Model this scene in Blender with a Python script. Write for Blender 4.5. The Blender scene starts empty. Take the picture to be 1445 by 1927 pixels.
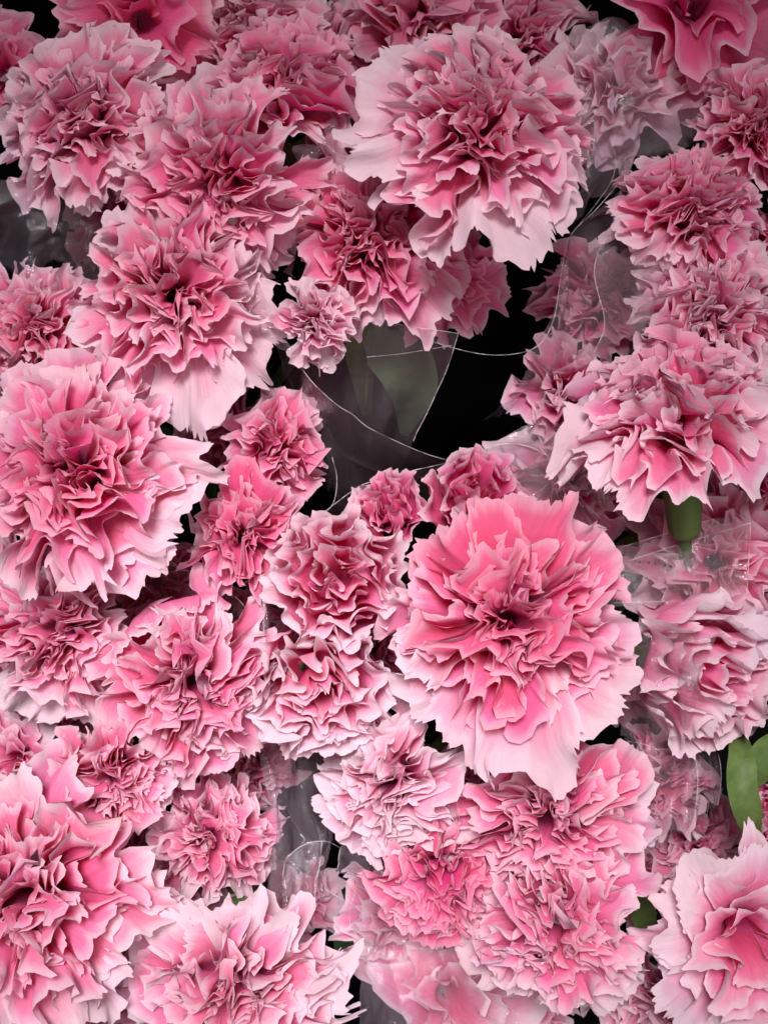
import bpy, math, random
import numpy as np
from mathutils import Matrix, Vector, Euler

# ------------------------------------------------------------------ camera, world, lamps, exposure
SC = bpy.context.scene
H = 0.46                      # camera height over the flower heads (m)
PX = 0.00015                  # metres per photo pixel at the z = 0 level
cam_d = bpy.data.cameras.new('camera'); cam = bpy.data.objects.new('camera', cam_d)
SC.collection.objects.link(cam); SC.camera = cam
cam.location = (0, 0, H); cam.rotation_euler = (0, 0, 0)
cam_d.sensor_fit = 'VERTICAL'; cam_d.sensor_height = 24.0
cam_d.lens = 24.0 * H / (1927 * PX)
cam_d.clip_start = 0.01; cam_d.clip_end = 20
cam_d.dof.use_dof = True; cam_d.dof.focus_distance = H - 0.032; cam_d.dof.aperture_fstop = 20.0

world = bpy.data.worlds.new('World'); SC.world = world; world.use_nodes = True
bg = world.node_tree.nodes['Background']
bg.inputs['Color'].default_value = (1.0, 0.93, 0.96, 1); bg.inputs['Strength'].default_value = 0.055

def lamp(name, typ, loc, target, energy, color, **kw):
    d = bpy.data.lights.new(name, typ); o = bpy.data.objects.new(name, d)
    SC.collection.objects.link(o); o.location = loc
    o.rotation_euler = (Vector(target) - Vector(loc)).to_track_quat('-Z', 'Y').to_euler()
    d.energy = energy; d.color = color
    for k, v in kw.items(): setattr(d, k, v)
    return o
# overhead key light; its cone is shaped so the back (top of the picture) darkens
lamp('key_spot', 'SPOT', (-0.07, 0.27, 0.99), (-0.028, -0.072, 0), 92.0, (1.0, 0.965, 0.985),
     spot_size=math.radians(23), spot_blend=1.0, shadow_soft_size=0.19)
lamp('fill_area', 'AREA', (0.35, -0.35, 1.3), (0, -0.03, 0), 3.2, (1.0, 0.95, 0.97), shape='DISK', size=0.5)  # added fill that lifts the shadows, stands for no seen fixture

SC.view_settings.view_transform = 'Standard'; SC.view_settings.look = 'None'
SC.view_settings.exposure = 0.53; SC.view_settings.gamma = 1.0
SC.cycles.transparent_max_bounces = 24; SC.cycles.max_bounces = 10
SC.cycles.diffuse_bounces = 8; SC.cycles.transmission_bounces = 6
SC.cycles.use_denoising = True

# ------------------------------------------------------------------ helpers
def at(px, py, z=0.0):
    """world point at height z for a place measured on the photograph"""
    k = PX * (H - z) / H
    return Vector(((px - 722.5) * k, (963.5 - py) * k, z))
def tag(o, label=None, cat=None, group=None, kind=None):
    if label: o['label'] = label
    if cat: o['category'] = cat
    if group: o['group'] = group
    if kind: o['kind'] = kind
    return o
def smooth(a, b, x):
    t = np.clip((x - a) / (b - a), 0, 1); return t * t * (3 - 2 * t)
def grid_mesh(name, P, uv=None, mat=None, closed=False):
    """P: (ns, nt, 3) array of points -> a smooth quad sheet"""
    ns, nt, _ = P.shape
    i = np.arange(ns * nt).reshape(ns, nt)
    if closed: i = np.concatenate([i, i[:, :1]], 1)
    F = np.stack([i[:-1, :-1], i[:-1, 1:], i[1:, 1:], i[1:, :-1]], -1).reshape(-1, 4)
    me = bpy.data.meshes.new(name)
    me.vertices.add(ns * nt); me.vertices.foreach_set('co', P.reshape(-1).astype(np.float32))
    me.loops.add(F.size); me.loops.foreach_set('vertex_index', F.reshape(-1).astype(np.int32))
    me.polygons.add(len(F)); me.polygons.foreach_set('loop_start', np.arange(0, F.size, 4, dtype=np.int32))
    me.polygons.foreach_set('use_smooth', np.ones(len(F), bool))
    if uv is not None:
        l = me.uv_layers.new(name='UVMap')
        l.data.foreach_set('uv', uv.reshape(-1, 2)[F.reshape(-1)].reshape(-1).astype(np.float32))
    me.update(); me.validate()
    if mat: me.materials.append(mat)
    return me
def tube(name, pts, rad, mat, n=8):
    """a tube along pts (k,3) with radii rad (k)"""
    pts = np.asarray(pts, float); rad = np.broadcast_to(np.asarray(rad, float), (len(pts),))
    T = np.gradient(pts, axis=0); T /= np.linalg.norm(T, axis=1)[:, None] + 1e-12
    up = np.array([0.31, 0.93, 0.2]); A = np.cross(T, up); A /= np.linalg.norm(A, axis=1)[:, None] + 1e-12
    B = np.cross(T, A); a = np.linspace(0, 2 * np.pi, n, endpoint=False)
    P = pts[:, None] + rad[:, None, None] * (A[:, None] * np.cos(a)[None, :, None] + B[:, None] * np.sin(a)[None, :, None])
    return grid_mesh(name, P, None, mat, closed=True)
def link(name, me, parent=None):
    o = bpy.data.objects.new(name, me); SC.collection.objects.link(o)
    if parent is not None: o.parent = parent
    return o
class N:
    """tiny node-tree builder"""
    def __init__(s, name):
        s.m = bpy.data.materials.new(name); s.m.use_nodes = True; s.t = s.m.node_tree; s.t.nodes.clear()
        s.out = s.t.nodes.new('ShaderNodeOutputMaterial')
    def __call__(s, typ, props=None, **ins):
        n = s.t.nodes.new('ShaderNode' + typ)
        for k, v in (props or {}).items(): setattr(n, k, v)
        for k, v in ins.items():
            k = int(k[1:]) if k[0] == '_' and k[1:].isdigit() else k.replace('_', ' ')
            if hasattr(v, 'is_output'): s.t.links.new(v, n.inputs[k])
            else: n.inputs[k].default_value = v
        return n
    def ramp(s, fac, stops):
        n = s.t.nodes.new('ShaderNodeValToRGB'); s.t.links.new(fac, n.inputs[0])
        e = n.color_ramp.elements
        while len(e) < len(stops): e.new(0.5)
        for el, (p, c) in zip(e, stops): el.position = p; el.color = (*c, 1) if len(c) == 3 else c
        return n.outputs[0]
    def mix(s, fac, a, b, typ='MIX'):
        n = s.t.nodes.new('ShaderNodeMix'); n.data_type = 'RGBA'; n.blend_type = typ
        for k, v in ((0, fac), (6, a), (7, b)):
            if hasattr(v, 'is_output'): s.t.links.new(v, n.inputs[k])
            else: n.inputs[k].default_value = v if k == 0 else (*v, 1)
        return n.outputs[2]
    def math(s, op, a, b=0.0, c=0.0):
        n = s.t.nodes.new('ShaderNodeMath'); n.operation = op
        for k, v in enumerate((a, b, c)):
            if hasattr(v, 'is_output'): s.t.links.new(v, n.inputs[k])
            else: n.inputs[k].default_value = v
        return n.outputs[0]
    def done(s, shader, disp=None):
        s.t.links.new(shader, s.out.inputs[0]); return s.m

# ------------------------------------------------------------------ materials
def petal_material():
    n = N('carnation_petal')
    uv = n('UVMap').outputs[0]
    sep = n('SeparateXYZ', None, Vector=uv); u, v = sep.outputs[0], sep.outputs[1]
    oi = n('ObjectInfo'); rnd = oi.outputs['Random']
    col = n('SeparateColor', None, Color=oi.outputs['Color']); pale, deep = col.outputs[0], col.outputs[1]
    # veins: noise stretched along the petal's length, shifted per petal
    mp = n('CombineXYZ', None, X=n.math('MULTIPLY', u, 11.0), Y=n.math('MULTIPLY', v, 1.6), Z=n.math('MULTIPLY', rnd, 37.0))
    vein = n('TexNoise', None, Vector=mp.outputs[0], Scale=2.2, Detail=5.0, Roughness=0.6).outputs[0]
    mp2 = n('CombineXYZ', None, X=n.math('MULTIPLY', u, 2.2), Y=n.math('MULTIPLY', v, 2.2), Z=n.math('MULTIPLY', rnd, 71.0))
    blot = n('TexNoise', None, Vector=mp2.outputs[0], Scale=1.5, Detail=3.0, Roughness=0.55).outputs[0]
    # position along the petal, wobbled by veins; pale flowers bleach further in
    w = n.math('ADD', v, n.math('MULTIPLY_ADD', vein, 0.20, -0.10))
    w = n.math('ADD', w, n.math('MULTIPLY_ADD', blot, 0.30, -0.15))
    w = n.math('ADD', w, n.math('MULTIPLY_ADD', pale, 0.70, -0.19))
    w = n.math('MULTIPLY', w, 0.80)
    base = n.ramp(w, [(0.12, (0.66, 0.03, 0.115)), (0.40, (0.80, 0.075, 0.205)), (0.58, (0.86, 0.155, 0.305)),
                      (0.74, (0.88, 0.32, 0.475)), (0.97, (0.88, 0.74, 0.79))])
    # thin pale margin
    m = n.math('ADD', v, n.math('MULTIPLY_ADD', vein, 0.05, -0.025))
    marg = n.ramp(m, [(0.88, (0, 0, 0)), (0.99, (0.78, 0.78, 0.78))])
    marg = n.math('MULTIPLY', marg, n.math('MULTIPLY_ADD', pale, 1.6, 0.35))
    base = n.mix(marg, base, (0.92, 0.78, 0.83))
    # wilted flecks and browned bits of rim
    mp3 = n('CombineXYZ', None, X=n.math('MULTIPLY', u, 6.0), Y=n.math('MULTIPLY', v, 6.0), Z=n.math('MULTIPLY', rnd, 113.0))
    spk = n('TexNoise', None, Vector=mp3.outputs[0], Scale=3.2, Detail=2.0, Roughness=0.5).outputs[0]
    base = n.mix(n.ramp(spk, [(0.735, (0, 0, 0)), (0.77, (0.45, 0.45, 0.45))]), base, (0.50, 0.16, 0.17))
    brn = n.math('MULTIPLY', n.ramp(blot, [(0.60, (0, 0, 0)), (0.72, (0.5, 0.5, 0.5))]), n.ramp(m, [(0.93, (0, 0, 0)), (1.0, (1, 1, 1))]))
    base = n.mix(brn, base, (0.62, 0.42, 0.30))
    # deeper flowers
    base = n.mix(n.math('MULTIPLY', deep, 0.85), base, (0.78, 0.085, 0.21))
    hsv = n('HueSaturation', None, Hue=n.math('MULTIPLY_ADD', rnd, 0.016, 0.481), Saturation=n.math('MULTIPLY_ADD', blot, 0.25, 0.90),
            Value=n.math('MULTIPLY_ADD', vein, 0.16, 0.92), Color=base).outputs[0]
    # the petal's underside is a little paler
    back = n('NewGeometry').outputs['Backfacing']
    colr = n.mix(n.math('MULTIPLY', back, 0.10), hsv, (0.86, 0.42, 0.55))
    bump = n('Bump', None, Strength=0.7, Distance=0.0007, Height=vein).outputs[0]
    d = n('BsdfDiffuse', None, Color=colr, Roughness=0.6, Normal=bump)
    sat = n('HueSaturation', None, Saturation=1.30, Value=1.0, Color=colr).outputs[0]
    t = n('BsdfTranslucent', None, Color=sat, Normal=bump)
    g = n('BsdfGlossy', None, Color=(1, 1, 1, 1), Roughness=0.48, Normal=bump)
    s1 = n('MixShader', None, Fac=0.48, _1=d.outputs[0], _2=t.outputs[0])
    lw = n('LayerWeight', None, Blend=0.5, Normal=bump).outputs['Facing']
    fr = n.math('MULTIPLY_ADD', n.math('POWER', lw, 4.0), 0.025, 0.006)
    s2 = n('MixShader', None, Fac=fr, _1=s1.outputs[0], _2=g.outputs[0])
    return n.done(s2.outputs[0])

def green_material(name, c1, c2, scale):
    n = N(name); tc = n('TexCoord').outputs['Object']
    a = n('TexNoise', None, Vector=tc, Scale=scale, Detail=6.0, Roughness=0.6).outputs[0]
    c = n.ramp(a, [(0.3, c1), (0.7, c2)])
    b = n('Bump', None, Strength=0.25, Distance=0.0004, Height=a).outputs[0]
    p = n('BsdfPrincipled', None, Base_Color=c, Roughness=0.55, Normal=b)
    p.inputs['Specular IOR Level'].default_value = 0.3
    return n.done(p.outputs[0])

def film_material(name='clear_film', haze=0.10, streak=90.0):
    n = N(name)
    uv = n('UVMap').outputs[0]
    sep = n('SeparateXYZ', None, Vector=uv)
    v2 = n('CombineXYZ', None, X=n.math('MULTIPLY', sep.outputs[0], 9.0), Y=n.math('MULTIPLY', sep.outputs[1], 1.3))
    st = n('TexNoise', None, Vector=v2.outputs[0], Scale=3.0, Detail=6.0, Roughness=0.65, Distortion=0.6).outputs[0]
    fine = n('TexNoise', None, Vector=uv, Scale=streak, Detail=4.0, Roughness=0.7).outputs[0]
    bump = n('Bump', None, Strength=0.45, Distance=0.002, Height=st).outputs[0]
    fac = n.ramp(st, [(0.38, (haze * 0.75,) * 3), (0.62, (haze * 1.05,) * 3), (0.80, (haze * 1.9,) * 3)])
    fac = n.math('MULTIPLY', fac, n.math('MULTIPLY_ADD', fine, 0.8, 0.6))
    tr = n('BsdfTransparent', None, Color=(0.95, 0.935, 0.95, 1))
    df = n('BsdfDiffuse', None, Color=(0.74, 0.62, 0.69, 1), Normal=bump)
    tl = n('BsdfTranslucent', None, Color=(0.60, 0.50, 0.57, 1), Normal=bump)
    hz = n('MixShader', None, Fac=0.45, _1=df.outputs[0], _2=tl.outputs[0])
    a = n('MixShader', None, Fac=fac, _1=tr.outputs[0], _2=hz.outputs[0])
    gl = n('BsdfGlossy', None, Color=(1, 1, 1, 1), Roughness=0.09, Normal=bump)
    lw = n('LayerWeight', None, Blend=0.5, Normal=bump).outputs['Facing']
    fr = n.math('MULTIPLY_ADD', n.math('POWER', lw, 4.5), 0.85, 0.045)
    b = n('MixShader', None, Fac=fr, _1=a.outputs[0], _2=gl.outputs[0])
    return n.done(b.outputs[0])

def seam_material():
    n = N('film_cut_edge')
    tr = n('BsdfTransparent', None, Color=(1, 1, 1, 1))
    p = n('BsdfPrincipled', None, Base_Color=(0.82, 0.76, 0.77, 1), Roughness=0.25)
    tc = n('TexCoord').outputs['Object']
    a = n('TexNoise', None, Vector=tc, Scale=260.0, Detail=3.0).outputs[0]
    f = n.ramp(a, [(0.36, (0.08,) * 3), (0.66, (0.62,) * 3)])
    return n.done(n('MixShader', None, Fac=f, _1=tr.outputs[0], _2=p.outputs[0]).outputs[0])

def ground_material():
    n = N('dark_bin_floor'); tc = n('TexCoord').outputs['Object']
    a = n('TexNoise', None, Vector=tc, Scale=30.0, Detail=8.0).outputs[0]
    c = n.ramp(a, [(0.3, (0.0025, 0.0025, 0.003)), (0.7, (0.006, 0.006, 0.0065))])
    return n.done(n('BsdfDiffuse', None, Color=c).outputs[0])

M_PETAL = petal_material()
M_CALYX = green_material('green_calyx', (0.06, 0.105, 0.025), (0.12, 0.185, 0.05), 240.0)
M_STEM = green_material('green_stem', (0.05, 0.10, 0.035), (0.10, 0.17, 0.06), 180.0)
M_LEAF = green_material('blue_green_leaf', (0.035, 0.07, 0.03), (0.065, 0.12, 0.05), 120.0)
M_FILM = film_material('clear_film', 0.075)
M_HAZY = film_material('hazy_film', 0.16)
M_VEIL = film_material('veiling_film', 0.165)
M_SEAM = seam_material()

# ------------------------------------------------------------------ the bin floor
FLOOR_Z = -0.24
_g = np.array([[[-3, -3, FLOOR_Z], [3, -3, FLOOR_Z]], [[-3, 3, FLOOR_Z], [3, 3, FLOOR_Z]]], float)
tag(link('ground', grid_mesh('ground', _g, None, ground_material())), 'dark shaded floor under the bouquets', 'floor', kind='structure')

# ------------------------------------------------------------------ petals
# A head is a spiral of nested shells, one per petal. A flow on the sphere of directions then carries all
# shells along together, so the rims meander and pleat like crowded petals and never cut through each other.
D = math.radians
class Flow:
    def __init__(s, g, strength, scale=1.0, steps=5, waves=((1.1, .10, 5), (.66, .20, 8), (.38, .12, 8))):
        s.k, s.a, s.f = [], [], []
        for lam, amp, cnt in waves:
            for _ in range(cnt):
                th = g.uniform(0, 2 * np.pi); L = lam * scale * g.uniform(.8, 1.25); k = 2 * np.pi / L
                s.k.append((k * np.cos(th), k * np.sin(th))); s.a.append(strength * amp / np.sqrt(cnt)); s.f.append(g.uniform(0, 2 * np.pi))
        s.k, s.a, s.f = np.array(s.k, np.float32), np.array(s.a, np.float32), np.array(s.f, np.float32)
        s.kn = s.k / np.linalg.norm(s.k, axis=1)[:, None]; s.steps = steps
    def vel(s, x, y):
        c = np.cos(x[..., None] * s.k[:, 0] + y[..., None] * s.k[:, 1] + s.f) * s.a
        return c @ s.kn[:, 1], -(c @ s.kn[:, 0])
    def drift(s, g, amount): s.f = s.f + g.normal(0, amount, len(s.f)).astype(np.float32)
    def __call__(s, x, y, m):
        h = m / s.steps
        for _ in range(s.steps):
            u, v = s.vel(x, y); u, v = s.vel(x + .5 * h * u, y + .5 * h * v)
            x, y = x + h * u, y + h * v
        return x, y
_Lr = np.linspace(0, 1.4, 150)
BEND = {   # lean along the petal as a share of the shell's own lean
    'open': 0.30 + 0.70 * smooth(.10, .85, _Lr) + 0.08 * smooth(.8, 1.1, _Lr),
    'cup': 1.25 - 1.12 * smooth(.12, .70, _Lr) + 0.95 * smooth(.78, 1.12, _Lr),
    'hood': 0.95 - 1.25 * smooth(.30, .95, _Lr),
}
def petal_mesh(g, flow, frill, L, alpha, theta, half, bend, teeth=1.0, mflow=1.0, ns=22, nt=40, curl=0.0, mfr=1.0):
    """one petal of a head of radius 1: lean alpha (rad), azimuth theta, half width in azimuth"""
    U = g.uniform
    s = (np.linspace(0, 1, ns)[:, None] ** 0.8).astype(np.float32); t = np.linspace(-1, 1, nt, dtype=np.float32)[None, :]
    s, t = np.broadcast_arrays(s, t)
    lobes = sum(U(.008, .030) * np.sin(k * t * 3.1 + U(0, 6.3)) for k in (1.3, 2.2, 3.4))
    x = (t + 1) * U(6, 10) + 0.5 * np.sin(t * U(3, 7) + U(0, 6)) + U(0, 1)
    saw = np.abs((x % 1.0) - U(.3, .6)) * 2
    x2 = (t + 1) * U(11, 16) + U(0, 1); saw2 = np.abs((x2 % 1.0) - .5) * 2
    gate = np.clip(.5 + .7 * np.sin(t * U(3, 7) + U(0, 6.3)), .12, 1)
    tth = -teeth * (.044 * saw * gate + .015 * saw2)
    tth = tth - teeth * .020 * g.random(nt)[None, :] ** 1.5
    if U() < .4:
        c = U(-.6, .6); tth = tth - U(.05, .16) * np.exp(-((t - c) / U(.025, .06)) ** 2)
    prof = (1.0 - U(.10, .22) * np.abs(t) ** 2.4) * (1 - .42 * np.abs(t) ** 9) + lobes * (1 - t ** 6)
    ln = s * (1 + (prof - 1) * smooth(.3, 1.0, s)) + tth * smooth(.82, 1.0, s)
    skew = U(-.10, .10)
    al_n = alpha * (1 + skew * t) + .05 * t * t * s * U(-1, 1)
    b = BEND[bend] if bend in BEND else BEND['open']
    # integrate the bent spine for a few leans and look points up
    lean = np.linspace(max(.0, al_n.min() - .01), al_n.max() + .01, 7)
    tab = lean[:, None] * b[None, :] + curl * smooth(.72, 1.05, _Lr)[None, :]
    X = np.cumsum(np.sin(tab), 1) * _Lr[1]; Z = np.cumsum(np.cos(tab), 1) * _Lr[1]
    fi = (al_n - lean[0]) / (lean[-1] - lean[0]) * 6; fj = np.clip(ln, 0, 1.38) / _Lr[1]
    i0 = np.clip(fi.astype(int), 0, 5); j0 = np.clip(fj.astype(int), 0, 147); fi = fi - i0; fj = fj - j0
    look = lambda T: (T[i0, j0] * (1 - fi) + T[i0 + 1, j0] * fi) * (1 - fj) + (T[i0, j0 + 1] * (1 - fi) + T[i0 + 1, j0 + 1] * fi) * fj
    r = look(X) * L + .05 * smooth(0, .3, s); z = look(Z) * L
    th = theta + half * (t + U(-.12, .12) * (1 - t * t)) * (.30 + .70 * smooth(.08, .62, s))
    # own light creases, along the petal
    crs = .006 * np.sin(U(15, 24) * t + U(0, 6) + 2 * s)
    for _ in range(4): crs = crs + U(-.020, .020) * np.exp(-((t - U(-.9, .9)) / U(.04, .10)) ** 2)
    crs = crs + .020 * np.sin(U(3, 6) * t + U(0, 6) + 2.5 * s)
    rho = np.sqrt(r * r + z * z) + 1e-6; al = np.arctan2(r, z) + crs * smooth(.3, .9, s)
    m = smooth(.22, 1.0, ln) ** 1.2 * mflow * (1 - .55 * smooth(1.05, 1.65, al))
    be = al ** .72                                       # finer pleats towards the heart
    px, py = flow(be * np.cos(th), be * np.sin(th), m)
    px, py = frill(px, py, mfr * mflow ** .5 * smooth(.60, 1.0, ln) ** 1.4)
    be2 = np.sqrt(px * px + py * py) + 1e-6; al2 = be2 ** (1 / .72); px, py = px * al2 / be2, py * al2 / be2
    sa, ca = np.sin(al2), np.cos(al2)
    P = np.stack([rho * sa * px / al2, rho * sa * py / al2, rho * ca], -1)
    return grid_mesh('petal', P, np.stack([t * .5 + .5, s], -1), M_PETAL)

# calyx (unit: flower radius), five pointed teeth
def make_calyx():
    n = 30; a = np.linspace(0, 2 * np.pi, n, endpoint=False)
    prof = [(-0.62, 0.03), (-0.61, 0.10), (-0.56, 0.125), (-0.40, 0.14), (-0.15, 0.155), (0.02, 0.19), (0.12, 0.235), (0.20, 0.27)]
    P = np.zeros((len(prof), n, 3))
    for k, (z, r) in enumerate(prof):
        tooth = np.abs(((a * 5 / (2 * np.pi)) % 1) - 0.5) * 2
        zz = z - (0.16 * (1 - tooth) * (k == len(prof) - 1) + 0.06 * (1 - tooth) * (k == len(prof) - 2))
        P[k] = np.stack([r * np.cos(a) * (1 + 0.04 * np.cos(10 * a)), r * np.sin(a), zz], -1)
    return grid_mesh('calyx', P, None, M_CALYX, closed=True)
CALYX = make_calyx()
def make_leaf(seed):
    g = np.random.default_rng(seed); s = np.linspace(0, 1, 22)[:, None]; t = np.linspace(-1, 1, 7)[None, :]
    s, t = np.broadcast_arrays(s, t)
    w = 0.085 * np.sin(np.pi * np.clip(s, 0, 1) ** 0.7) ** 0.8 * (1 - 0.5 * s) + 0.004
    al = D(25) + D(g.uniform(50, 95)) * s ** 1.3
    X = np.cumsum(np.sin(al[:, :1]), 0) / 22; Z = np.cumsum(np.cos(al[:, :1]), 0) / 22
    P = np.stack([X + 0 * t, t * w + 0.03 * np.sin(4 * s + g.uniform(0, 6)), Z + 0.35 * np.abs(t) * w], -1)
    return grid_mesh('leaf', P, None, M_LEAF)
LEAVES = [make_leaf(k) for k in range(4)]

# ------------------------------------------------------------------ one carnation
# petals, outermost lean, innermost lean, lean exponent, length outer -> inner, bend, flow strength, flow scale, half width
RECIPES = {
    'full':   (37, 99, 4, 1.22, 1.00, 1.0, 'open', .95, .95, .60),
    'dome':   (34, 95, 4, 1.16, 1.00, 1.04, 'open', 1.0, .95, .58),
    'tight':  (30, 82, 4, 1.12, 1.05, 1.08, 'open', 1.0, 1.0, .62),
    'bud':    (20, 88, 6, .90, 1.40, 1.20, 'cup', .75, 1.2, .80),
    'broad':  (12, 98, 10, .9, 1.05, .85, 'open', .75, 1.6, .92),
    'sparse': (24, 100, 8, .80, 1.00, .82, 'open', .70, 1.2, .64),
}
GROW = 1.26
def carnation(i, label, px, py, r, z, tilt=(0, 0), kind='dome', pale=0.0, deep=0.0, extra=(), foot=None, leaves=0, group=None):
    """px, py, r: head centre and radius on the photograph; z: height of the head's base;
    tilt: (dx, dy) degrees the face turns to picture right / picture top"""
    rng = random.Random(500 + i * 13); g = np.random.default_rng(900 + i * 17)
    R = r * PX * (H - z) / H * GROW
    hx, hy = D(tilt[0] + rng.uniform(-9, 9)), D(tilt[1] + rng.uniform(-9, 9))
    ax = Vector((math.sin(hx), math.sin(hy), max(.15, math.cos(hx) * math.cos(hy)))).normalized()
    q = ax.to_track_quat('Z', 'Y')
    vis = at(px, py, z + .45 * R)                        # the visible middle of the head
    root = bpy.data.objects.new('carnation', None); SC.collection.objects.link(root)
    root.location = vis - ax * (.55 * R); root.empty_display_size = .005
    root.rotation_mode = 'QUATERNION'; root.rotation_quaternion = q; root.scale = (R, R, R)
    tag(root, label, 'flower', group or 'pink carnations in the bouquets')
    n, a_out, a_in, ex, l_out, l_in, bend, fs, fsc, hw = RECIPES[kind]
    small = r < 118 or z < -.028
    ns, nt = (15, 26) if small else (20, 58)
    if small: n = int(n * .85)
    flow = Flow(g, fs, fsc); frill = Flow(g, 1.0, fsc, 2, ((.30, .07, 8), (.16, .018, 5)))
    def petal(me, p, d):
        o = link('petal', me, root)
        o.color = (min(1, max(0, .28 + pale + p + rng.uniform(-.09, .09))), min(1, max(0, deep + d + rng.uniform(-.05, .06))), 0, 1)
    base = rng.uniform(0, 6.28); curl0 = rng.uniform(.7, 1.2)
    for k in range(n):
        f = (k + .5) / n
        al = D(a_in + (a_out - a_in) * (1 - min(.99, max(0, f + rng.uniform(-.35, .35) / n))) ** ex); L = (l_out + (l_in - l_out) * f) * rng.uniform(.87, 1.07)
        flow.drift(g, .16); frill.drift(g, .45)
        curl = 0.0 if bend == 'cup' else (.62 * smooth(.35, .95, f) + rng.uniform(-.12, .12)) * curl0
        half = min(2.0, hw * rng.uniform(.85, 1.15) / max(.12, math.sin(min(al, 1.57))))
        petal(petal_mesh(g, flow, frill, L, al, base + k * 2.39996, half, bend, 1.0, 1.0, ns, nt, curl, 1.0 + 1.3 * f * f), .16 - .30 * f + (rng.random() < .22) * .32 * (1 - f), .10 * f * f)
    for (pk, deg, ln, lean, p, idx) in extra:            # petals set by hand: angle in the picture plane, lean in degrees
        v = Vector((math.cos(D(deg)), math.sin(D(deg)), 0)); v = q.inverted() @ v
        lean0, bnd, mf, w = {'outer': (97, 'open', .58, .58), 'fan': (70, 'open', .40, .70), 'cup': (58, 'cup', .7, .8), 'hood': (64, 'hood', .3, .72)}[pk]
        petal(petal_mesh(g, flow, frill, ln, D(lean0 + lean), math.atan2(v.y, v.x), w, bnd, 1.0, mf, ns, nt), p, 0.0)
    link('calyx', CALYX, root)
    # stem: leaves the calyx along the axis, then bends down to the floor
    p0 = root.location - ax * (.58 * R)
    f = Vector((*(foot if foot else (p0.x * .8 - ax.x * .03, p0.y * .8 - ax.y * .03)), FLOOR_Z + .001))
    c1 = p0 - ax * .05
    tt = np.linspace(0, 1, 14)[:, None]; A, B, C = (np.array(x)[None] for x in (p0, c1, f))
    pts = (1 - tt) ** 2 * A + 2 * tt * (1 - tt) * B + tt ** 2 * C
    inv = np.array(Matrix.LocRotScale(root.location, q, Vector((R, R, R))).inverted())
    loc = pts @ inv[:3, :3].T + inv[:3, 3]
    link('stem', tube('stem', loc, .0019 / R, M_STEM, 7), root)
    for k in range(leaves):
        j = 3 + 2 * k; o = link('leaf', LEAVES[(i + k) % 4], root)
        L = rng.uniform(.05, .075) / R
        o.matrix_local = Matrix.Translation(Vector(loc[j])) @ q.inverted().to_matrix().to_4x4() @ Matrix.Rotation(rng.uniform(0, 6.28), 4, 'Z') @ Matrix.Diagonal((L, L, L, 1))
    return root

# ------------------------------------------------------------------ the flowers
# label | centre x, y and radius on the photo | height of the head's base | tilt right, up | recipe | pale | deep | hand-set petals
F = []
def fl(label, px, py, r, z, tilt, kind, pale=0.0, deep=0.0, extra=(), leaves=0): F.append((label, px, py, r, z, tilt, kind, pale, deep, extra, leaves))
fl('large open carnation with broad pale petals overhanging the dark gap between two sleeves', 905, 240, 200, .016, (2, 4), 'full', .02, .0,
   [('outer', 152, 1.16, -4, .55, 1), ('outer', 190, 1.20, -4, .5, 3), ('outer', 225, 1.02, 2, .3, 5), ('outer', 252, 1.06, 0, .3, 8),
    ('outer', 285, 1.22, 4, .75, 2), ('outer', 315, 1.08, 2, .6, 6), ('fan', 225, .95, 22, .1, 2), ('outer', 345, 1.0, 0, .3, 2)], 0)
fl('dim carnation with wide flat petals beside a dark empty corner', 150, 222, 176, -.008, (-6, 12), 'full', .10, .0, [('fan', 60, 1.05, 12, .2, 1), ('fan', 100, 1.0, 4, .2, 4), ('outer', 20, 1.05, 0, .35, 7)])
fl('shadowed reddish carnation with one smooth broad petal, half behind its neighbours', 270, 40, 170, -.026, (5, -15), 'broad', -.12, .25, [('fan', 300, 1.0, 18, -.1, 3)])
fl('dim ruffled carnation next to a strip of crumpled dark film', 535, 165, 162, -.018, (4, 22), 'dome', .0, .05)
fl('soft pink carnation with a small bright tightly packed heart', 410, 350, 190, -.004, (0, -16), 'full', .0, .05, [('fan', 95, 1.0, 0, .15, 5), ('fan', 140, 1.0, 4, .1, 0)])
fl('deep pink carnation tucked under the large overhanging one', 695, 448, 164, -.012, (0, 4), 'dome', -.04, .12, [('outer', 262, 1.0, 4, .45, 4), ('outer', 312, 1.2, 2, .25, 9), ('outer', 345, 1.1, 4, .0, 1)])
fl('open carnation with long pale skirt petals hanging below its centre', 330, 555, 184, .004, (3, 6), 'full', .0, .02,
   [('outer', 212, 1.06, 2, .45, 2), ('outer', 258, 1.1, 2, .35, 7), ('outer', 285, 1.28, 0, .6, 11), ('outer', 308, 1.2, 4, .55, 13), ('outer', 338, 1.08, -4, .4, 3)])
fl('small ruffled carnation cut by the frame, beside the dark film', 68, 615, 132, -.012, (-8, 2), 'dome', .06, .05)
fl('biggest lit carnation with deep folded heart and pale jagged rim', 135, 885, 222, .010, (-2, 4), 'full', -.04, .05,
   [('fan', 110, 1.0, 0, .45, 6), ('outer', 330, 1.05, 2, .4, 9), ('outer', 0, 1.02, 2, .3, 12), ('outer', 300, 1.0, 2, .35, 14), ('fan', 20, .95, -6, .0, 1)])
fl('small rounded carnation with tightly curled saturated petals', 455, 1010, 116, -.002, (0, 8), 'tight', -.10, .14, [('fan', 80, 1.25, 2, -.05, 2)])
fl('carnation with curled open petal loops beside the black gap', 520, 845, 116, -.012, (10, 10), 'tight', .0, .12, [('cup', 60, 1.1, 30, .5, 3)])
fl('half open carnation bud with cupped outer petals above another bud', 634, 1085, 118, .006, (-3, 10), 'bud', .26, .0)
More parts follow.
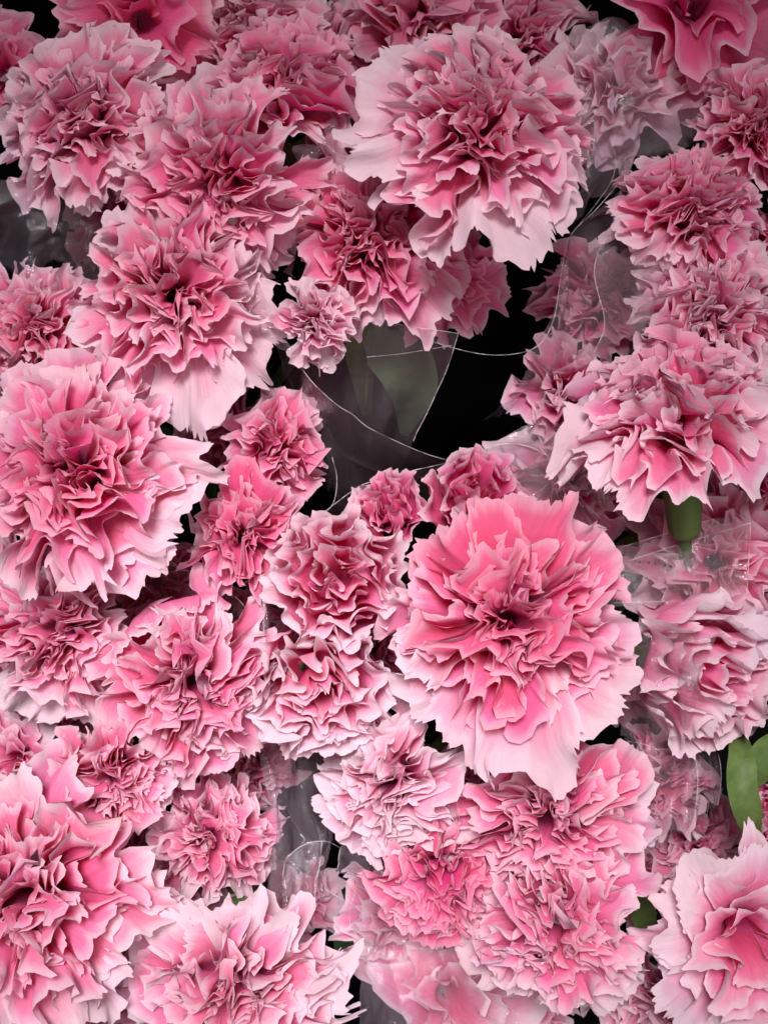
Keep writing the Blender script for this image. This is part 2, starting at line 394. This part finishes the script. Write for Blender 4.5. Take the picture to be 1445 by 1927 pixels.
fl('half open carnation bud with furled pale petals below another bud', 606, 1298, 118, .004, (6, -16), 'bud', .34, .0, [('cup', 190, 1.1, 24, .55, 2)])
fl('largest carnation of all, facing out, with a tall upright back fan', 960, 1165, 218, .012, (4, 8), 'full', -.10, .08,
   [('fan', 120, 1.14, -4, -.05, 0), ('fan', 84, 1.20, -4, -.05, 3), ('fan', 52, 1.08, 0, .0, 5), ('fan', 152, 1.0, 6, .15, 2), ('outer', 312, 1.16, 2, .6, 5),
    ('outer', 281, 1.32, 0, .55, 10), ('outer', 246, 1.12, 2, .45, 1), ('outer', 215, 1.05, 4, .4, 12), ('outer', 342, 1.0, 0, .3, 7)], 0)
fl('small bud peeping out behind the tall back fan of the largest carnation', 898, 930, 84, -.004, (4, 30), 'bud', .02, .05)
fl('tiny opening bud between the film edge and the cupped buds', 730, 955, 64, -.004, (-5, 26), 'bud', .0, .1)
fl('soft carnation with a round open mouth, above the one showing its calyx', 1340, 590, 150, -.006, (4, 10), 'dome', .10, .0, [('fan', 90, 1.12, 0, .25, 4), ('fan', 140, 1.1, 0, .3, 6), ('fan', 60, 1.1, 0, .2, 7)])
fl('carnation seen from the side with its green calyx showing beneath', 1275, 765, 190, .012, (-2, 60), 'dome', .02, .0,
   [('outer', 190, 1.18, 2, .55, 1), ('outer', 215, 1.12, 12, .5, 4), ('outer', 250, 1.05, 14, .25, 6), ('outer', 275, 1.0, 12, .2, 9), ('outer', 300, 1.08, 14, .3, 12), ('outer', 335, 1.15, 4, .4, 15), ('fan', 285, .95, -10, .0, 2), ('fan', 250, .92, -12, -.05, 5)])
fl('ruffled dusky carnation standing free of the film, pale petal at its side', 1295, 395, 142, -.006, (-4, 14), 'dome', .02, .06, [('fan', 190, 1.1, 6, .35, 2)])
fl('shaded carnation cut by the frame above the free standing dusky one', 1425, 245, 125, -.010, (6, 4), 'dome', .02, .1)
fl('dim carnation turned away with drooping petals over the shadowed film', 1305, 5, 190, -.030, (0, -14), 'broad', -.02, .12, [('outer', 275, 1.0, 0, .1, 2), ('outer', 230, 1.05, 0, .0, 5)])
fl('greyish pale carnation under film behind the large overhanging one', 1150, 175, 150, -.040, (-4, 4), 'dome', .34, .0)
fl('veiled carnation under hazy film beside the black gap', 1065, 740, 112, -.034, (0, 8), 'tight', .12, .05)
fl('veiled carnation under the pointed film corner', 1075, 905, 150, -.044, (6, 6), 'dome', .14, .05, [('fan', 140, 1.1, 4, .6, 2)])
fl('carnation pressed flat under the clear sheet with punched dots', 1345, 1060, 172, -.030, (0, 0), 'dome', .10, .05)
fl('shaded carnation under the calyx of the side-facing one', 1425, 905, 118, -.034, (4, 6), 'dome', .0, .12)
fl('pale half wrapped bud with a bright rolled heart, green leaf below', 1338, 1272, 136, -.006, (34, -4), 'bud', .32, .0, [('cup', 170, 1.05, 20, .5, 4)])
fl('small veiled carnation between two vertical film edges', 1245, 1465, 108, -.032, (2, 2), 'tight', .06, .06)
fl('carnation with large smooth hanging petals and few ruffles', 1405, 1765, 190, .004, (10, -6), 'broad', .22, .0,
   [('fan', 130, 1.2, 0, .3, 1), ('fan', 100, 1.12, -6, .2, 4), ('fan', 160, 1.08, 6, .25, 6), ('outer', 235, 1.05, 0, .2, 8)])
fl('carnation bud mostly out of frame beside a bright green leaf', 1470, 1535, 58, .0, (6, 10), 'bud', .10, .0, (), 0)
fl('creamy pale small carnation under the left skirt of the largest one', 735, 1480, 150, -.006, (-12, -4), 'tight', .30, .0, [('outer', 170, 1.0, 6, .6, 2), ('outer', 120, 1.0, 4, .6, 5)])
fl('wide carnation with one broad white tipped petal, under the largest one', 1030, 1545, 192, -.008, (6, -6), 'full', .02, .0, [('outer', 305, 1.12, 6, .65, 3), ('fan', 290, .9, 14, .1, 1), ('outer', 0, 1.0, 4, .3, 6)])
fl('small saturated carnation whose petals hang to a jagged point', 825, 1655, 128, -.004, (-4, -26), 'tight', -.10, .14, [('fan', 275, 1.15, 14, -.1, 1), ('fan', 240, 1.05, 14, -.05, 3)])
fl('carnation with crowded upright folds and a grey pinched petal at its side', 1050, 1740, 168, .0, (2, -4), 'dome', .04, .03, [('outer', 215, 1.12, 4, .4, 3), ('outer', 300, 1.2, 10, .5, 8)])
fl('flattened carnation under hazy film cut by the lower frame', 845, 1880, 168, -.034, (0, 6), 'broad', .22, .0)
fl('carnation with shadowed curly rim under the biggest lit one', 115, 1190, 152, -.010, (-6, -2), 'dome', .06, .03, [('outer', 240, 1.15, 6, .45, 3), ('outer', 280, 1.1, 4, .4, 7)])
fl('carnation with one large smooth petal folded over its heart', 365, 1290, 170, -.002, (4, -8), 'dome', .0, .05, [('hood', 100, 1.15, 20, .15, 0), ('hood', 140, 1.1, 24, .2, 2), ('fan', 275, 1.05, 6, .0, 1), ('fan', 300, 1.05, 8, .05, 5)])
fl('small crinkled carnation squeezed between three larger ones', 215, 1460, 130, -.008, (2, 2), 'tight', .10, .08, [('cup', 260, 1.1, 24, .4, 1)])
fl('shaded carnation leaning against the smoky vertical film', 400, 1575, 135, -.020, (4, 4), 'dome', .06, .08)
fl('very large carnation cut by the frame with a big petal folded across', 40, 1690, 232, .008, (-10, -2), 'full', .0, .04,
   [('hood', 50, .95, 28, .1, 3), ('outer', 300, 1.05, 2, .35, 4), ('outer', 270, 1.15, 2, .35, 9), ('fan', 30, .95, 0, .0, 2), ('outer', 0, 1.02, 2, .2, 12)])
fl('wide carnation with a pale frilled collar cut by the lower frame', 435, 1870, 208, -.006, (2, -12), 'full', .12, .0, [('fan', 70, 1.1, 0, .4, 2), ('fan', 110, 1.1, 0, .35, 5), ('outer', 10, 1.05, 0, .5, 4), ('outer', 335, 1.05, 0, .4, 8)])
fl('dusky sunken carnation behind the pale frilled collar', 310, 1710, 130, -.034, (0, 8), 'dome', .10, .08)
fl('dusky carnation seen through the folded sleeve by the narrow gap', 745, 1725, 120, -.036, (0, 4), 'tight', .12, .04)
fl('sunken carnation with a pale petal peeping out below a shadowed curly one', 25, 1430, 110, -.026, (-4, 2), 'sparse', .24, .0)
fl('creamy small carnation with a broad pale petal at the folded film corner', 592, 605, 84, .006, (2, 4), 'tight', .22, .0, [('cup', 275, 1.15, 40, .5, 5), ('outer', 300, 1.0, 10, .6, 3)])
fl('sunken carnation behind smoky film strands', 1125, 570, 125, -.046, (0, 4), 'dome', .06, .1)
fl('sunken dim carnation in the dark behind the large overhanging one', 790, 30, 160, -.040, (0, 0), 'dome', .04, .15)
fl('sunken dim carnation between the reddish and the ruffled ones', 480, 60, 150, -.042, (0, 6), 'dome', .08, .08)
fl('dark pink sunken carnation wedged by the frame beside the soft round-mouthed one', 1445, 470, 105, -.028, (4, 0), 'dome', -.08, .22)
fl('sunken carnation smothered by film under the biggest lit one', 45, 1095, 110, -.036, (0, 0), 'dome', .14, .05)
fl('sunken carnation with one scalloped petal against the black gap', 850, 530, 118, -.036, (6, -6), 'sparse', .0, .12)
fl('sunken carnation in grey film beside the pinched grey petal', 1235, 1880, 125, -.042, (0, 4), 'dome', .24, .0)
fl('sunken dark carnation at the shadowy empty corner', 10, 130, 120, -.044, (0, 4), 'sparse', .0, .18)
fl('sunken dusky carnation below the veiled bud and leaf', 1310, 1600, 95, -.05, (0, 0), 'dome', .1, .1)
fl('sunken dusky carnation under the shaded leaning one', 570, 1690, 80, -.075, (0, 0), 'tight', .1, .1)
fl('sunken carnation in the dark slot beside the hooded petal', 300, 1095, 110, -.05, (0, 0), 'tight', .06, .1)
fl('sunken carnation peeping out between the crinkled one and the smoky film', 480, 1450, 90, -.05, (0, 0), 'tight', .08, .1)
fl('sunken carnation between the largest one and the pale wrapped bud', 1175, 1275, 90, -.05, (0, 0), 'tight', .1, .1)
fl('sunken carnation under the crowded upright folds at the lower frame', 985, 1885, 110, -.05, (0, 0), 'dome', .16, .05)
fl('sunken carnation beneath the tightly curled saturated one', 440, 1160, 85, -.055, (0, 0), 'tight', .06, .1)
BOUQUET_FEET = [at(*p, -.1) for p in ((300, 300), (900, 330), (330, 800), (1320, 500), (860, 1300), (1330, 1150), (250, 1400), (330, 1800), (1000, 1700), (1370, 1700))]
for x, y, r, where in (
        (560, 400, 110, 'in the dark slot under the deep pink tucked one'), (1020, 240, 120, 'under the white rim of the large overhanging head'),
        (205, 1890, 110, 'in the gap beside the pale frilled collar'), (5, 1320, 100, 'by the pale petal peeping out below a curly one'),
        (600, 320, 110, 'behind the crumpled strip of dark film'), (230, 420, 110, 'under the soft pink one with a bright packed heart'),
        (425, 800, 100, 'below the long pale skirt petals'), (400, 1440, 110, 'under the one with a petal folded over its heart'),
        (140, 1085, 120, 'beneath the jagged pale rim of the biggest lit one'), (580, 1195, 100, 'in the slot between the two cupped buds'),
        (700, 1225, 95, 'between the furled pale bud and the largest carnation'), (90, 1400, 110, 'under the one with a shadowed curly rim'),
        (270, 1640, 110, 'behind the dusky one by the pale frilled collar'), (880, 1500, 100, 'between the creamy small one and the largest skirt'),
        (1190, 1650, 95, 'beside the crowded upright folds'), (970, 70, 130, 'in the dark behind the large overhanging head'),
        (860, 1770, 110, 'below the petals hanging to a jagged point'), (640, 110, 120, 'between the dim ruffled one and broad pale petals'),
        (60, 760, 110, 'between the small ruffled one and the biggest lit one'), (180, 1560, 100, 'beside the very large one with a folded petal'),
        (1200, 560, 100, 'beside the round open mouth, behind smoky film'), (950, 1640, 100, 'between the white tipped petal and the jagged point')):
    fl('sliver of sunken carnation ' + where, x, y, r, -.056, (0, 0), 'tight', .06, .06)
for i, (label, px, py, r, z, tilt, kind, pale, deep, extra, leaves) in enumerate(F):
    p = at(px, py, -.1); b = min(BOUQUET_FEET, key=lambda q: (q - p).length)
    carnation(i, label, px, py, r, z, tilt, kind, pale, deep, extra, foot=(b.x * .85 + p.x * .12, b.y * .85 + p.y * .12), leaves=leaves, group='sunken carnations glimpsed between the heads' if label.startswith('sliver') else None)

# ------------------------------------------------------------------ cellophane sleeves
def spline(pts, n):
    """Catmull-Rom through pts (k, d) -> n samples"""
    P = np.asarray(pts, float)
    if len(P) == 2: return P[0] + (P[1] - P[0]) * np.linspace(0, 1, n)[:, None]
    Q = np.concatenate([[2 * P[0] - P[1]], P, [2 * P[-1] - P[-2]]])
    d = np.concatenate([[0], np.cumsum(np.linalg.norm(np.diff(P[:, :2], axis=0), axis=1) + 1e-9)]); d /= d[-1]
    u = np.linspace(0, 1, n); seg = np.clip(np.searchsorted(d, u, side='right') - 1, 0, len(P) - 2)
    f = ((u - d[seg]) / (d[seg + 1] - d[seg]))[:, None]
    a, b, c, e = Q[seg], Q[seg + 1], Q[seg + 2], Q[seg + 3]
    return .5 * (2 * b + (c - a) * f + (2 * a - 5 * b + 4 * c - e) * f ** 2 + (3 * b - a - 3 * c + e) * f ** 3)
def film_panel(parent, rows, seed, wrinkle=.0022, mat=None, ns=46, nt=60):
    """rows: polylines of (px, py, z); the sheet is lofted through them, then crumpled"""
    g = np.random.default_rng(seed)
    R = np.stack([spline([tuple(at(x, y, z)) for x, y, z in r], nt) for r in rows])
    P = np.stack([spline(R[:, j], ns) for j in range(nt)], 1)
    v, u = np.meshgrid(np.linspace(0, 1, ns), np.linspace(0, 1, nt), indexing='ij')
    h = np.zeros_like(u)
    for k in range(9):      # straight creases, as film folds
        th = g.uniform(-.9, .9) + (0 if k < 6 else 1.57); c = g.uniform(0, 1.2)
        d = (u * math.cos(th) + v * math.sin(th)) - c
        h += g.uniform(-1, 1) * wrinkle * 1.3 * np.exp(-np.abs(d) / g.uniform(.03, .12))
    for k in range(5):
        h += wrinkle * .5 * np.sin(g.uniform(4, 16) * u + g.uniform(-5, 5) * v + g.uniform(0, 6.3))
    du = np.gradient(P, axis=1); dv = np.gradient(P, axis=0); nn = np.cross(du, dv); nn /= np.linalg.norm(nn, axis=2)[..., None] + 1e-12
    P = P + nn * h[..., None]
    link('film_panel', grid_mesh('film_panel', P, np.stack([u, v], -1), mat or M_FILM), parent)
    return P
def cut_edge(parent, pts, rad=.00011):
    o = link('cut_edge', tube('cut_edge', np.asarray(pts), rad * .8, M_SEAM, 5), parent)
def line(parent, pts, rad=.00011, n=40): cut_edge(parent, spline([tuple(at(x, y, z)) for x, y, z in pts], n), rad)
def sleeve(label, group='cellophane sleeves'):
    o = bpy.data.objects.new('cellophane_sleeve', None); SC.collection.objects.link(o)
    o.empty_display_size = .005
    return tag(o, label, 'plastic wrap', group)

# folded flap standing in the black gap
s = sleeve('clear film sleeve with a folded flap standing up in the black gap')
P = film_panel(s, [[(560, 560, .004), (690, 602, .004), (780, 616, .002), (862, 626, .0)], [(570, 680, -.004), (680, 700, -.006), (770, 720, -.008), (832, 715, -.01)],
                   [(600, 800, -.012), (680, 830, -.016), (740, 840, -.018), (775, 838, -.02)], [(640, 960, -.03), (680, 950, -.036), (720, 930, -.04), (750, 900, -.04)]], 3, .0012, M_FILM)
cut_edge(s, P[0, 14:]); cut_edge(s, P[:34, -1], .00015)
P = film_panel(s, [[(470, 490, .002), (500, 570, .006), (540, 660, .010), (600, 745, .008), (665, 795, .004), (780, 835, -.006), (885, 860, -.016)],
                   [(520, 620, -.016), (545, 690, -.016), (575, 760, -.016), (610, 830, -.018), (650, 870, -.022), (700, 890, -.026), (780, 890, -.03)],
                   [(560, 760, -.03), (575, 800, -.03), (590, 850, -.03), (620, 920, -.03), (640, 940, -.036), (680, 930, -.04), (740, 920, -.045)]], 5, .002)
cut_edge(s, P[0]); line(s, [(625, 860, -.01), (634, 900, -.012), (628, 945, -.014), (605, 972, -.012)], .00014)
line(s, [(690, 672, -.003), (760, 665, -.004), (850, 650, -.004)], .00009)

# the film rim that hangs across the gap and climbs past the big flower
s = sleeve('smoky film sleeve whose thin rim dips across the black gap')
rim = [(740, 612, -.006), (830, 648, -.006), (925, 668, -.006), (1005, 655, -.004), (1040, 605, -.002), (1055, 520, .0), (1072, 445, .0), (1125, 390, -.002), (1182, 322, -.004)]
line(s, rim, .00012, 90)
P = film_panel(s, [[(900, 800, -.03), (945, 735, -.012), (1003, 656, -.004), (1040, 605, -.002), (1055, 520, .0), (1072, 445, .0), (1125, 390, -.002), (1182, 322, -.004)],
                   [(935, 790, -.045), (985, 735, -.03), (1060, 670, -.018), (1100, 610, -.012), (1115, 530, -.010), (1130, 470, -.010), (1160, 420, -.012), (1195, 350, -.012)],
                   [(985, 790, -.06), (1030, 740, -.045), (1110, 680, -.03), (1150, 630, -.022), (1170, 560, -.02), (1180, 510, -.018), (1195, 450, -.018), (1210, 380, -.02)]], 8, .0026, M_VEIL)
P = film_panel(s, [[(1182, 322, -.004), (1162, 380, -.003), (1132, 470, .0), (1124, 560, .002), (1130, 662, .004)],
                   [(1200, 380, -.004), (1200, 430, .002), (1190, 500, .008), (1180, 580, .012), (1175, 640, .014)],
                   [(1260, 450, .006), (1262, 480, .012), (1255, 520, .018), (1235, 570, .020), (1215, 620, .018)]], 9, .0014, M_HAZY)
cut_edge(s, P[0])
P = film_panel(s, [[(1080, 60, -.02), (1160, 40, -.02), (1270, 110, -.02), (1330, 200, -.022)], [(1085, 200, -.012), (1150, 220, -.012), (1220, 230, -.012), (1290, 280, -.014)],
                   [(1100, 330, -.012), (1140, 320, -.010), (1165, 300, -.010), (1190, 300, -.012)], [(1050, 440, -.03), (1090, 410, -.02), (1130, 370, -.016), (1180, 330, -.016)]], 10, .0022, M_HAZY)
line(s, [(1150, 270, -.004), (1158, 300, -.004), (1150, 340, -.003), (1120, 385, -.003), (1075, 440, -.001)], .00009)

# sleeve of the largest flower: rim behind it, pointed corner
s = sleeve('clear film sleeve with a sharp pointed corner behind the largest carnation')
rim = [(605, 968, -.004), (700, 915, -.006), (830, 870, -.008), (930, 838, -.008), (990, 846, -.008), (1040, 880, -.008), (1090, 935, -.008), (1145, 996, -.010)]
P = film_panel(s, [rim, [(640, 990, -.03), (720, 950, -.03), (830, 910, -.03), (920, 880, -.028), (970, 890, -.024), (1010, 920, -.022), (1050, 970, -.02), (1100, 1010, -.018)],
                   [(680, 1010, -.06), (740, 990, -.06), (830, 960, -.055), (900, 940, -.05), (950, 950, -.045), (985, 980, -.04), (1010, 1020, -.035), (1040, 1050, -.03)]], 13, .0012, M_HAZY)
cut_edge(s, P[0], .00016); line(s, [(1145, 996, -.010), (1110, 1008, -.012), (1070, 1022, -.014)])
P = film_panel(s, [[(930, 838, -.010), (990, 800, -.014), (1060, 790, -.016), (1120, 800, -.016)], [(960, 900, -.016), (1030, 880, -.014), (1080, 880, -.014), (1140, 890, -.018)],
                   [(1010, 980, -.02), (1050, 950, -.016), (1090, 930, -.014), (1150, 960, -.018)]], 14, .0020, M_VEIL)

# flat sheet with punched dots
s = sleeve('flat clear film sheet with a row of small punched dots')
P = film_panel(s, [[(1062, 1058, -.004), (1150, 1035, -.002), (1250, 1005, .0), (1345, 976, .002), (1412, 982, .0)], [(1080, 1095, -.006), (1160, 1080, -.002), (1250, 1070, .002), (1340, 1060, .003), (1408, 1060, .002)],
                   [(1145, 1136, -.006), (1200, 1138, -.003), (1260, 1142, .001), (1340, 1150, .002), (1404, 1118, .0)]], 17, .0014, M_VEIL)
line(s, [(1062, 1058, -.003), (1150, 1035, -.001), (1250, 1005, .001), (1345, 976, .003)], .00016)
line(s, [(1068, 1084, -.004), (1150, 1066, -.001), (1260, 1030, .002), (1412, 984, .003)], .00016)
line(s, [(1412, 984, .003), (1408, 1050, .003), (1405, 1112, .001)], .00014); line(s, [(1405, 1112, .001), (1395, 1138, .001), (1365, 1152, .001)], .0001)
line(s, [(1345, 977, .003), (1300, 1035, .002), (1268, 1080, .002), (1244, 1130, .001)], .00014)
line(s, [(1148, 1134, -.003), (1240, 1132, .0), (1330, 1132, .002), (1362, 1154, .002)], .00012); line(s, [(1180, 1172, .0), (1240, 1170, .002), (1330, 1160, .002)], .00012)
line(s, [(1128, 1002, -.006), (1140, 1040, -.003), (1152, 1100, -.003), (1160, 1135, -.003)], .00008); line(s, [(1322, 930, -.01), (1360, 950, -.004), (1410, 984, .002)], .0001)
M_DOT = green_material('punched_dot', (.012, .006, .008), (.02, .01, .012), 100.0)
for x, y in ((1203, 1058), (1220, 1059), (1232, 1061), (1250, 1064), (1262, 1066)):
    c = np.array(at(x, y, .0042)); a = np.linspace(0, 2 * np.pi, 9)[:-1]
    ring = np.stack([c + np.array([math.cos(t) * .00036, math.sin(t) * .0003, 0]) for t in a])
    link('punched_dot', grid_mesh('punched_dot', np.stack([ring, np.repeat(c[None], 8, 0)]), None, M_DOT, closed=True), s)

# veil over the pale bud, with two upright edges under it
s = sleeve('crumpled clear film wrapped round the pale bud, two upright edges below')
film_panel(s, [[(1178, 1172, .006), (1240, 1172, .014), (1300, 1180, .018), (1345, 1200, .018)], [(1172, 1270, .0), (1220, 1270, .014), (1275, 1290, .020), (1310, 1310, .020)],
               [(1176, 1380, -.010), (1220, 1390, .0), (1270, 1395, .006), (1310, 1400, .008)]], 21, .0022, M_HAZY)
film_panel(s, [[(1180, 1375, -.012), (1230, 1390, -.006), (1275, 1395, -.004), (1302, 1398, -.002)], [(1185, 1460, -.016), (1230, 1460, -.008), (1280, 1460, -.004), (1314, 1462, -.002)],
               [(1190, 1580, -.02), (1230, 1570, -.012), (1280, 1560, -.008), (1308, 1540, -.006)]], 22, .0024, M_VEIL)
line(s, [(1300, 1398, -.001), (1310, 1440, -.001), (1312, 1480, -.001), (1306, 1540, -.003)], .00016)
film_panel(s, [[(1302, 1398, -.004), (1318, 1390, -.004), (1335, 1388, -.004)], [(1314, 1462, -.004), (1335, 1460, -.004), (1355, 1455, -.004)], [(1308, 1540, -.008), (1330, 1530, -.008), (1350, 1515, -.008)]], 23, .001)
line(s, [(1335, 1388, -.003), (1352, 1425, -.003), (1356, 1465, -.003), (1350, 1515, -.006)], .00014); line(s, [(1180, 1395, -.004), (1210, 1400, .0), (1240, 1412, .002)], .0001)

# smoky panel by the lower gap, rounded tab
s = sleeve('smoky vertical film with a rounded tab beside the narrow lower gap')
film_panel(s, [[(485, 1395, -.002), (520, 1400, -.004), (570, 1405, -.008), (610, 1410, -.014)], [(495, 1480, -.006), (530, 1500, -.006), (575, 1500, -.010), (612, 1500, -.018)],
               [(520, 1580, -.010), (545, 1590, -.008), (580, 1580, -.012), (612, 1580, -.02)], [(530, 1700, -.014), (545, 1700, -.012), (570, 1690, -.014), (600, 1690, -.02)]], 27, .0026, M_HAZY)
P = film_panel(s, [[(532, 1650, -.004), (540, 1616, -.002), (572, 1590, .0), (606, 1583, .0)], [(530, 1690, -.002), (548, 1680, .001), (578, 1675, .002), (597, 1672, .0)], [(545, 1800, .0), (555, 1800, .001), (565, 1790, .0), (576, 1760, -.002)]], 28, .001, M_HAZY)
line(s, [(532, 1650, -.004), (540, 1616, -.002), (572, 1590, .0), (612, 1583, -.002), (645, 1598, -.012)], .00014); cut_edge(s, P[:, -1], .00014)
line(s, [(600, 1665, -.02), (640, 1690, -.02), (680, 1710, -.022)], .0001)

# sleeve under the white tipped flower
s = sleeve('folded pinkish film sleeve round the cluster below the largest carnation')
P = film_panel(s, [[(655, 1505, .0), (650, 1560, .0), (632, 1640, -.004), (664, 1660, -.006), (664, 1720, -.01), (700, 1775, -.014)], [(690, 1520, .004), (690, 1570, .004), (685, 1630, .002), (705, 1680, .0), (720, 1730, -.002), (760, 1790, -.006)],
                   [(730, 1560, .0), (735, 1600, .0), (745, 1640, .0), (770, 1690, .0), (800, 1740, -.002), (830, 1800, -.006)]], 31, .0018, M_VEIL)
cut_edge(s, P[0], .00013); line(s, [(672, 1560, .006), (700, 1610, .006), (742, 1680, .004)], .00012)
film_panel(s, [[(690, 1770, -.012), (760, 1790, -.008), (850, 1770, -.010), (930, 1780, -.012)], [(680, 1850, -.010), (760, 1850, -.006), (850, 1850, -.006), (960, 1850, -.012)], [(670, 1960, -.012), (760, 1960, -.006), (850, 1960, -.006), (980, 1960, -.012)]], 32, .0016, M_HAZY)

# left sleeves
s = sleeve('film sleeve with an arched rim under the biggest lit carnation')
P = film_panel(s, [[(-30, 1075, -.006), (100, 1055, -.004), (250, 1050, -.002), (350, 1075, .0), (430, 1130, .0), (492, 1190, -.002)], [(-30, 1130, -.012), (100, 1110, -.012), (230, 1100, -.012), (330, 1115, -.012), (400, 1160, -.012), (470, 1220, -.012)],
                   [(-30, 1190, -.03), (80, 1160, -.03), (200, 1150, -.03), (300, 1160, -.03), (370, 1200, -.03), (440, 1250, -.03)]], 35, .0018, M_VEIL)
cut_edge(s, P[0], .00013)
film_panel(s, [[(490, 1085, .002), (498, 1085, .004), (508, 1090, .0)], [(488, 1160, .004), (498, 1165, .007), (506, 1170, .002)], [(490, 1250, .0), (497, 1250, .003), (503, 1245, -.002)]], 36, .0006, M_HAZY, nt=16)
line(s, [(497, 1085, .006), (497, 1165, .009), (496, 1250, .004)], .00014)
s = sleeve('dark smoky film lying over the shadowed gap by the dim flowers')
film_panel(s, [[(-60, 330, .004), (60, 350, .002), (170, 400, .0), (260, 450, -.004)], [(-60, 420, .002), (60, 430, .0), (150, 470, -.004), (230, 490, -.01)], [(-60, 520, -.006), (40, 500, -.008), (110, 505, -.014), (190, 520, -.02)]], 39, .003, M_FILM)
s = sleeve('crumpled strip of dark film wedged beside the large overhanging carnation')
film_panel(s, [[(655, 190, -.004), (640, 240, .0), (610, 300, .002), (575, 370, .0)], [(640, 190, .002), (622, 245, .008), (592, 300, .008), (560, 360, .006)], [(610, 210, -.006), (590, 260, -.004), (570, 310, -.004), (545, 350, -.006)]], 41, .0024, M_HAZY)
s = sleeve('thin clear film with a fine slanting edge over the long skirted carnation')
P = film_panel(s, [[(440, 470, .022), (480, 520, .022), (520, 600, .02), (550, 660, .016)], [(400, 480, .024), (440, 530, .024), (480, 600, .022), (520, 660, .02)]], 43, .001)

# ------------------------------------------------------------------ loose greenery seen between the heads
def broad_leaf(label, pts, widths, mat=None, name='carnation_leaf', group=None):
    c = spline([tuple(at(*p)) for p in pts], 30); w = np.interp(np.linspace(0, 1, 30), np.linspace(0, 1, len(widths)), widths) * PX
    T = np.gradient(c, axis=0); S = np.cross(T, [0, 0, 1]); S /= np.linalg.norm(S, axis=1)[:, None] + 1e-9
    t = np.linspace(-1, 1, 9)
    P = c[:, None] + S[:, None] * (w[:, None] * t[None])[..., None]
    P[..., 2] += .35 * np.abs(t)[None] ** 1.5 * w[:, None]
    return tag(link(name, grid_mesh(name, P, None, mat or M_CALYX)), label, 'leaf', group)
broad_leaf('bright green leaf curling past the pale bud', [(1375, 1350, -.01), (1392, 1410, .008), (1394, 1480, .012), (1412, 1545, .008), (1450, 1620, -.01)], [16, 28, 28, 22, 5])
broad_leaf('second bright green leaf behind the bud mostly out of frame', [(1490, 1395, .01), (1450, 1415, .010), (1420, 1450, .008), (1395, 1500, .0)], [30, 36, 30, 8])
broad_leaf('dull green leaf seen through the folded film flap', [(690, 590, -.026), (740, 650, -.030), (775, 730, -.036), (760, 820, -.06)], [30, 66, 52, 8], M_LEAF)
broad_leaf('dull green leaf standing in the black gap behind the flap', [(664, 590, -.02), (676, 650, -.026), (690, 780, -.07)], [18, 30, 10], M_CALYX)
broad_leaf('small green leaf under the calyx by the shaded carnation', [(1180, 960, -.03), (1210, 1010, -.03), (1160, 1030, -.04)], [14, 34, 8], M_CALYX)
broad_leaf('grey green leaf in the film beside the bouquet cluster', [(1190, 1640, -.02), (1205, 1700, -.016), (1225, 1790, -.03)], [10, 26, 8], M_CALYX)
broad_leaf('dark green leaf at the bottom of the narrow lower gap', [(600, 1650, -.08), (660, 1740, -.08), (640, 1840, -.09)], [20, 50, 10], M_LEAF)
broad_leaf('olive leaf between the leaning carnation and the pale frilled collar', [(400, 1690, -.03), (460, 1680, -.026), (520, 1690, -.03)], [8, 26, 8], M_CALYX)
